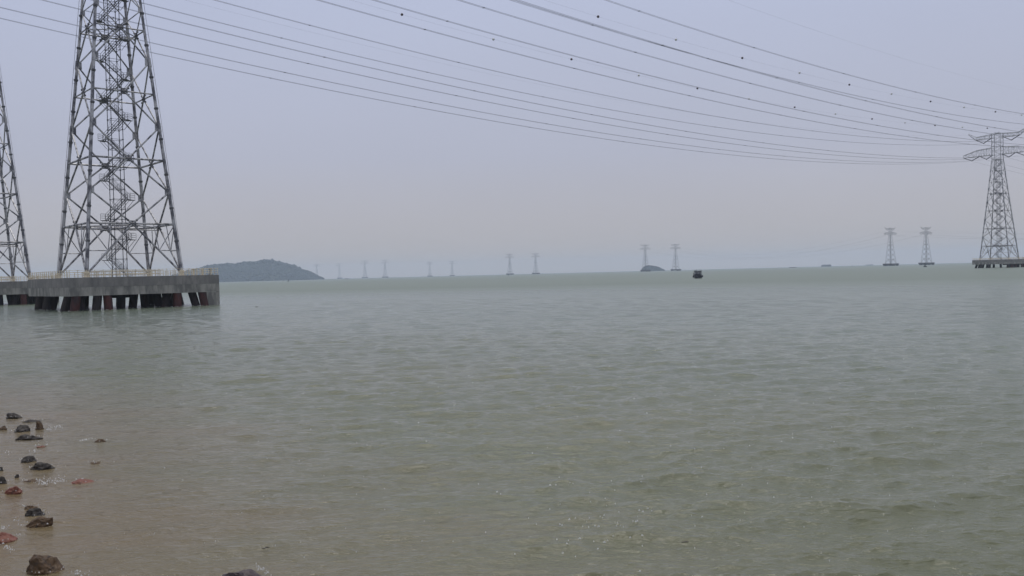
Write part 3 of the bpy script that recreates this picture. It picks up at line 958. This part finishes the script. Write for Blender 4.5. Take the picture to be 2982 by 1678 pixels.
for _ in range(60):      # loose white flecks lower centre, modelled in place of sun glints
    p = on_plane(random.gauss(1745, 95), random.gauss(1530, 62), .03)
    s = random.uniform(.003, .009); fleck(p, s * random.uniform(1, 4), s, random.uniform(-.5, .5))
for _ in range(170):
    p = on_plane(random.uniform(60, 2900), random.uniform(1010, 1660), .03)
    s = random.uniform(.0025, .006) * (p.y / 14) ** .7; fleck(p, s * random.uniform(1, 2.5), s, random.uniform(-.5, .5))
tag(fm.build('foam', M_FOAM_GLINT), 'white foam flecks and bubbles on the water, some flecks imitating sun glints', 'foam', kind='stuff')

M_WOOD = material('sodden_driftwood', (.03, .025, .022), .5)
for x, y, L, yaw, lab in ((1449.7, 1444, .15, -.5, 'dark floating stick left of the white flecks'), (1995, 1579, .11, .1, 'short black floating stick right of the white flecks'),
                          (774, 1596, .11, .6, 'black floating stick above the purple rock'), (748, 894, .45, .1, 'distant dark driftwood right of the nearest platform')):
    p = on_plane(x, y, .03); mb = MB(); a = Vector((math.cos(yaw) * L / 2, math.sin(yaw) * L / 2, 0))
    mb.tube(-a, a * .2 + Vector((0, 0, L * .05)), L * .07, L * .09, n=6); mb.tube(a * .2 + Vector((0, 0, L * .05)), a, L * .09, L * .04, n=6)
    mb.tube(a * .1, a * .3 + Vector((-a.y, a.x, L * .12)) * .5, L * .04, n=5)
    o = mb.build('driftwood', M_WOOD); o.location = p; tag(o, lab, 'driftwood', 'driftwood afloat')

# ------------------------------------------------------------------ hills
M_HILL = material('hill_soil', (.03, .04, .03), 1.0)
M_LEAF = material('forest_canopy', (.011, .024, .032), .9, noise=[((.08, .08, .08), (.020, .036, .036), .4, .65)])  # leaf green shifted to blue, carrying some haze tint in the colour


def island(px_h, d, depth, name, lab, nb, bl, blob_r, name2, lab2):
    """px_h: list of (photo x, photo y of the skyline)"""
    xs = np.array([p[0] for p in px_h], float); ys = np.array([p[1] for p in px_h], float)
    hor = 797.5 - (xs - PW / 2) * .0255
    hz = (hor - ys) * d / FPX + EYE
    wx = (xs - PW / 2) / FPX * d
    n, m = 90, 24
    gx = np.linspace(wx[0], wx[-1], n); H = np.interp(gx, wx, hz)
    mb = MB(); rings = []
    hf = lambda x, t: float(np.interp(x, wx, hz)) * max(0.0, math.cos(t * math.pi / 2)) ** .8
    for i in range(n):
        rings.append([Vector((gx[i], d + t * depth * (.35 + .65 * H[i] / H.max()), hf(gx[i], t) * .93 - 1.2)) for t in np.linspace(-1, 1, m)])
    mb.loft(rings, close=False, cap=False)
    o = mb.build(name, M_HILL, smooth=True); tag(o, lab, 'island', kind='structure')
    # trees: canopy mass of many clumps
    rl = random.Random(5); fo = MB()
    base = [Vector(v) for v in ((0, 0, 1), (.9, 0, .45), (.28, .85, .45), (-.73, .53, .45), (-.73, -.53, .45), (.28, -.85, .45), (.73, .53, -.45), (-.28, .85, -.45), (-.9, 0, -.45), (-.28, -.85, -.45), (.73, -.53, -.45), (0, 0, -1))]
    fc = [(0, 1, 2), (0, 2, 3), (0, 3, 4), (0, 4, 5), (0, 5, 1), (1, 6, 2), (2, 7, 3), (3, 8, 4), (4, 9, 5), (5, 10, 1), (6, 7, 2), (7, 8, 3), (8, 9, 4), (9, 10, 5), (10, 6, 1), (11, 7, 6), (11, 8, 7), (11, 9, 8), (11, 10, 9), (11, 6, 10)]
    for _ in range(nb):
        x = rl.uniform(wx[0], wx[-1]); t = rl.uniform(-1, .45)
        if rl.random() < .25: t = rl.uniform(-.3, .2)
        Hh = float(np.interp(x, wx, hz)); q = hf(x, t)
        r = blob_r * rl.choice((.45, .6, .8, 1.0, 1.35)) * rl.uniform(.8, 1.1); 
        z = q * .93 - 1.2 - r * .3
        if q > Hh * .9: z = Hh * rl.uniform(.86, .99) - r * rl.uniform(.4, 1.0)
        if z < 0: z = rl.uniform(0, 1.5)
        y = d + t * depth * (.35 + .65 * Hh / H.max()); i0 = len(fo.v)
        for v in base:
            fo.v.append((x + v.x * r * rl.uniform(.75, 1.3), y + v.y * r * rl.uniform(.75, 1.3), z + v.z * r * rl.uniform(.6, 1.1)))
        fo.f += [tuple(i0 + k for k in f) for f in fc]
    tag(fo.build(name2, M_LEAF), lab2, 'forest', kind='stuff')


z4 = lambda X, Y: (560 + X / 5.152, 720 + Y / 5.152)
sil = [(470, 816), (500, 806), (540, 791), (575, 784), (600, 777)] + [z4(*p) for p in ((360, 262), (440, 252), (560, 243), (640, 248), (760, 232), (830, 218), (920, 212), (1000, 216), (1060, 200), (1120, 186), (1200, 184), (1270, 205), (1330, 222), (1420, 246), (1500, 262), (1560, 285), (1600, 310), (1660, 335), (1750, 362), (1820, 402), (1880, 432), (1935, 465))]
island(sil, 4300, 250, 'hill', 'long wooded island hill behind the nearest platform', 5600, 0, 8.6, 'hill_forest', 'dense trees covering the island hill')
z6 = lambda X, Y: (1800 + X / 8.587, 680 + Y / 8.587)
island([z6(*p) for p in ((612, 905), (640, 850), (690, 810), (760, 803), (860, 803), (960, 820), (1040, 850), (1090, 880), (1150, 897))], 3900, 48, 'islet', 'small wooded islet on the horizon', 900, 0, 3.5, 'islet_trees', 'trees covering the small islet')

# ------------------------------------------------------------------ boats, ships and buoys
M_HULL = material('dark_boat_hull', (.020, .022, .035), .55, noise=[((1, 1, 1), (.05, .045, .05), .5, .7)])
M_CAB = material('dark_boat_cabin', (.06, .065, .08), .55)
M_PALE = material('pale_boat_paint', (.40, .41, .42), .5)
M_GLASS = material('dark_window_glass', (.02, .025, .03), .15)


def hull(mb, L, W, H, bow=.35, z0=-.4, flare=1.15):
    sec = []
    for t, wq, up in ((0, .85, .1), (.15, .97, 0), (.45, 1, 0), (.7, .92, .08), (.88, .55, .3), (1, .04, .6)):
        y = (t - .5) * L; w2 = W / 2 * wq; h = H * (1 + up * bow * 2)
        sec.append([Vector((x, y, z)) for x, z in ((-w2 * .55, z0), (-w2 * .9, z0 + (h - z0) * .4), (-w2 * flare, h), (w2 * flare, h), (w2 * .9, z0 + (h - z0) * .4), (w2 * .55, z0))])
    mb.loft(sec)


pb = on_plane(2032, 811)
wb = empty('work_boat', pb, math.radians(160)); wb.scale = (1, 1, 1.15); tag(wb, 'dark work boat with canopy and tyres afloat right of centre', 'boat')
h = MB(); hull(h, 9.0, 3.0, 1.15); h.build('hull', M_HULL, wb)
c = MB(); c.box((0, -1.0, 1.85), (2.4, 3.6, 1.4)); c.build('cabin', M_CAB, wb)
c = MB(); c.box((0, -.6, 2.62), (2.7, 4.6, .14)); c.box((0, -.6, 3.05), (2.4, 3.6, .10))
for x in (-1.25, 1.25):
    for y in (-3.0, -.6, 1.8):
        c.tube((x, y, 1.1), (x, y, 3.0), .05, n=5)
c.build('canopy', M_HULL, wb)
c = MB(); c.box((0, .81, 2.0), (1.9, .04, .6)); c.box((1.21, -1, 2.0), (.04, 2.6, .5)); c.box((-1.21, -1, 2.0), (.04, 2.6, .5)); c.box((0, -2.81, 2.0), (1.9, .04, .6)); c.build('window', M_PALE, wb)
c = MB(); c.tube((0, 2.6, 1.2), (0, 2.6, 3.3), .06, n=6); c.tube((0, 2.6, 2.2), (.9, 3.4, 2.9), .04, n=5); c.build('mast', M_HULL, wb)
for s in (-1, 1):
    for y in (-3.6, -1.6, .6, 2.4):
        ty = MB(); ring = []
        for k in range(10):
            a = 6.283 * k / 10; cc = Vector((s * 1.6, y + .33 * math.cos(a), .75 + .33 * math.sin(a)))
            n2 = Vector((0, math.cos(a), math.sin(a)))
            ring.append([cc + n2 * (.12 * math.cos(b)) + Vector((.12 * math.sin(b), 0, 0)) for b in (0, 1.26, 2.51, 3.77, 5.03)])
        ty.loft(ring + [ring[0]], cap=False); ty.build('tyre_fender', M_HULL, wb)
c = MB()
for s in (-1, 1):
    for y in (2.2, 3.0, 3.8):
        c.tube((s * 1.3, y, 1.2), (s * 1.3, y, 2.0), .04, n=4)
    c.tube((s * 1.3, 2.2, 2.0), (s * 1.2, 3.9, 2.1), .04, n=4)
c.box((0, 3.2, 1.5), (1.6, 1.2, .5)); c.build('deck_gear', M_HULL, wb)


def buoy(px, py, H, label, dist=None, dark=True):
    p = on_plane(px, py) if dist is None else at_depth(px, py, dist)
    p.z = 0
    o = empty('buoy', p); tag(o, label, 'buoy', 'navigation buoys')
    k = H / 4.0
    m = MB(); m.tube((0, 0, -.4 * k), (0, 0, .75 * k), 1.6 * k, n=14); m.tube((0, 0, .75 * k), (0, 0, 1.0 * k), 1.6 * k, 1.1 * k, n=14); m.build('float', M_HULL, o)
    m = MB()
    for a in range(4):
        t = a * 1.571 + .4
        m.tube((1.0 * k * math.cos(t), 1.0 * k * math.sin(t), .7 * k), (.55 * k * math.cos(t), .55 * k * math.sin(t), 3.2 * k), .17 * k, n=5)
        t2 = t + 1.571
        m.tube((.8 * k * math.cos(t), .8 * k * math.sin(t), 1.9 * k), (.8 * k * math.cos(t2), .8 * k * math.sin(t2), 1.9 * k), .06 * k, n=4)
    m.tube((0, 0, 3.15 * k), (0, 0, 3.4 * k), .8 * k, n=10); m.build('cage', M_HULL, o)
    m = MB(); m.tube((0, 0, 3.3 * k), (0, 0, 4.0 * k), .22 * k, n=8); m.sphere((0, 0, 1.9 * k), .55 * k, 8, 6); m.build('lantern', M_CAB, o)


buoy(2694, 778, 4.3, 'dark cage buoy in front of the right distant tower')
buoy(840, 820, 4.2, 'small dark buoy in front of the island hill')
buoy(1481.5, 801.5, 4.0, 'tiny dark buoy in front of the mid horizon tower', 2300)
buoy(2482, 773, 4.5, 'barely visible buoy on the horizon left of the distant tower pair', 3300)


def ship(px, dist, L, H, name, label, kind):
    p = at_depth(px, 797.5 - (px - PW / 2) * .0255, dist); p.z = 0
    o = empty(name, p, math.radians(88)); tag(o, label, 'ship', 'vessels on the horizon')
    m = MB(); hull(m, L, L * .16, H * (.42 if kind != 'barge' else .7), bow=.4, z0=-1, flare=1.02); m.build('hull', M_HULL if kind != 'barge' else M_PILE_R, o)
    m = MB()
    if kind == 'carrier':
        m.loft([[Vector((x, y * L, z)) for x, z in ((-L * .075, H * .4), (-L * .07, H * zt), (L * .07, H * zt), (L * .075, H * .4))] for y, zt in ((-.46, .86), (-.42, .95), (.30, 1.0), (.40, .85), (.46, .6))])
        m.build('superstructure', M_CAB, o)
        m = MB(); m.box((0, -L * .3, H * 1.04), (L * .06, L * .1, H * .14)); m.tube((0, L * .2, H), (0, L * .2, H * 1.15), .3, n=6); m.build('funnel', M_CAB, o)
    elif kind == 'cargo':
        m.box((0, -L * .40, H * .62), (L * .12, L * .09, H * .7)); m.build('bridge', M_CAB, o)
        for q in range(6):
            b = MB(); b.box((0, L * (-.26 + q * .11), H * .5), (L * .12, L * .098, H * (.26 + .05 * (q % 3)))); b.build('container_stack', M_CAB, o)
        m = MB(); m.tube((0, L * .40, H * .5), (0, L * .40, H * .95), .35, n=6); m.build('mast', M_CAB, o)
    else:
        m.box((0, -L * .36, H * .95), (L * .1, L * .12, H * .5)); m.build('wheelhouse', M_CAB, o)
        m = MB(); m.box((0, L * .05, H * .74), (L * .12, L * .55, H * .18)); m.build('cargo', M_HULL, o)


ship(2309, 2900, 22, 2.4, 'barge', 'low dark barge on the horizon right of the work boat', 'barge')
ship(2406, 4300, 48, 9.5, 'cargo_ship', 'boxy grey blue ship on the horizon', 'carrier')
ship(2531, 5600, 48, 7.0, 'container_ship', 'very faint long ship on the horizon left of the distant tower pair', 'cargo')
ship(1009, 3300, 14, 2.4, 'fishing_boat', 'low dark boat on the horizon right of the hill', 'barge')
ship(990, 6000, 34, 4.5, 'container_ship', 'very faint long vessel behind the low dark boat', 'cargo')

# ------------------------------------------------------------------ haze
hz = MB(); hz.box((0, 0, 64), (17000, 17000, 130))
hm = bpy.data.materials.new('haze'); hm.use_nodes = True
t = hm.node_tree; t.nodes.clear(); ou = nd(t, 'ShaderNodeOutputMaterial'); pv = nd(t, 'ShaderNodeVolumePrincipled')
pv.inputs['Color'].default_value = (0.69, 0.80, 0.96, 1); pv.inputs['Density'].default_value = 0.00014; pv.inputs['Anisotropy'].default_value = 0.3
t.links.new(pv.outputs[0], ou.inputs['Volume'])
ho = hz.build('haze', hm); tag(ho, 'even sea haze', 'haze', kind='stuff')
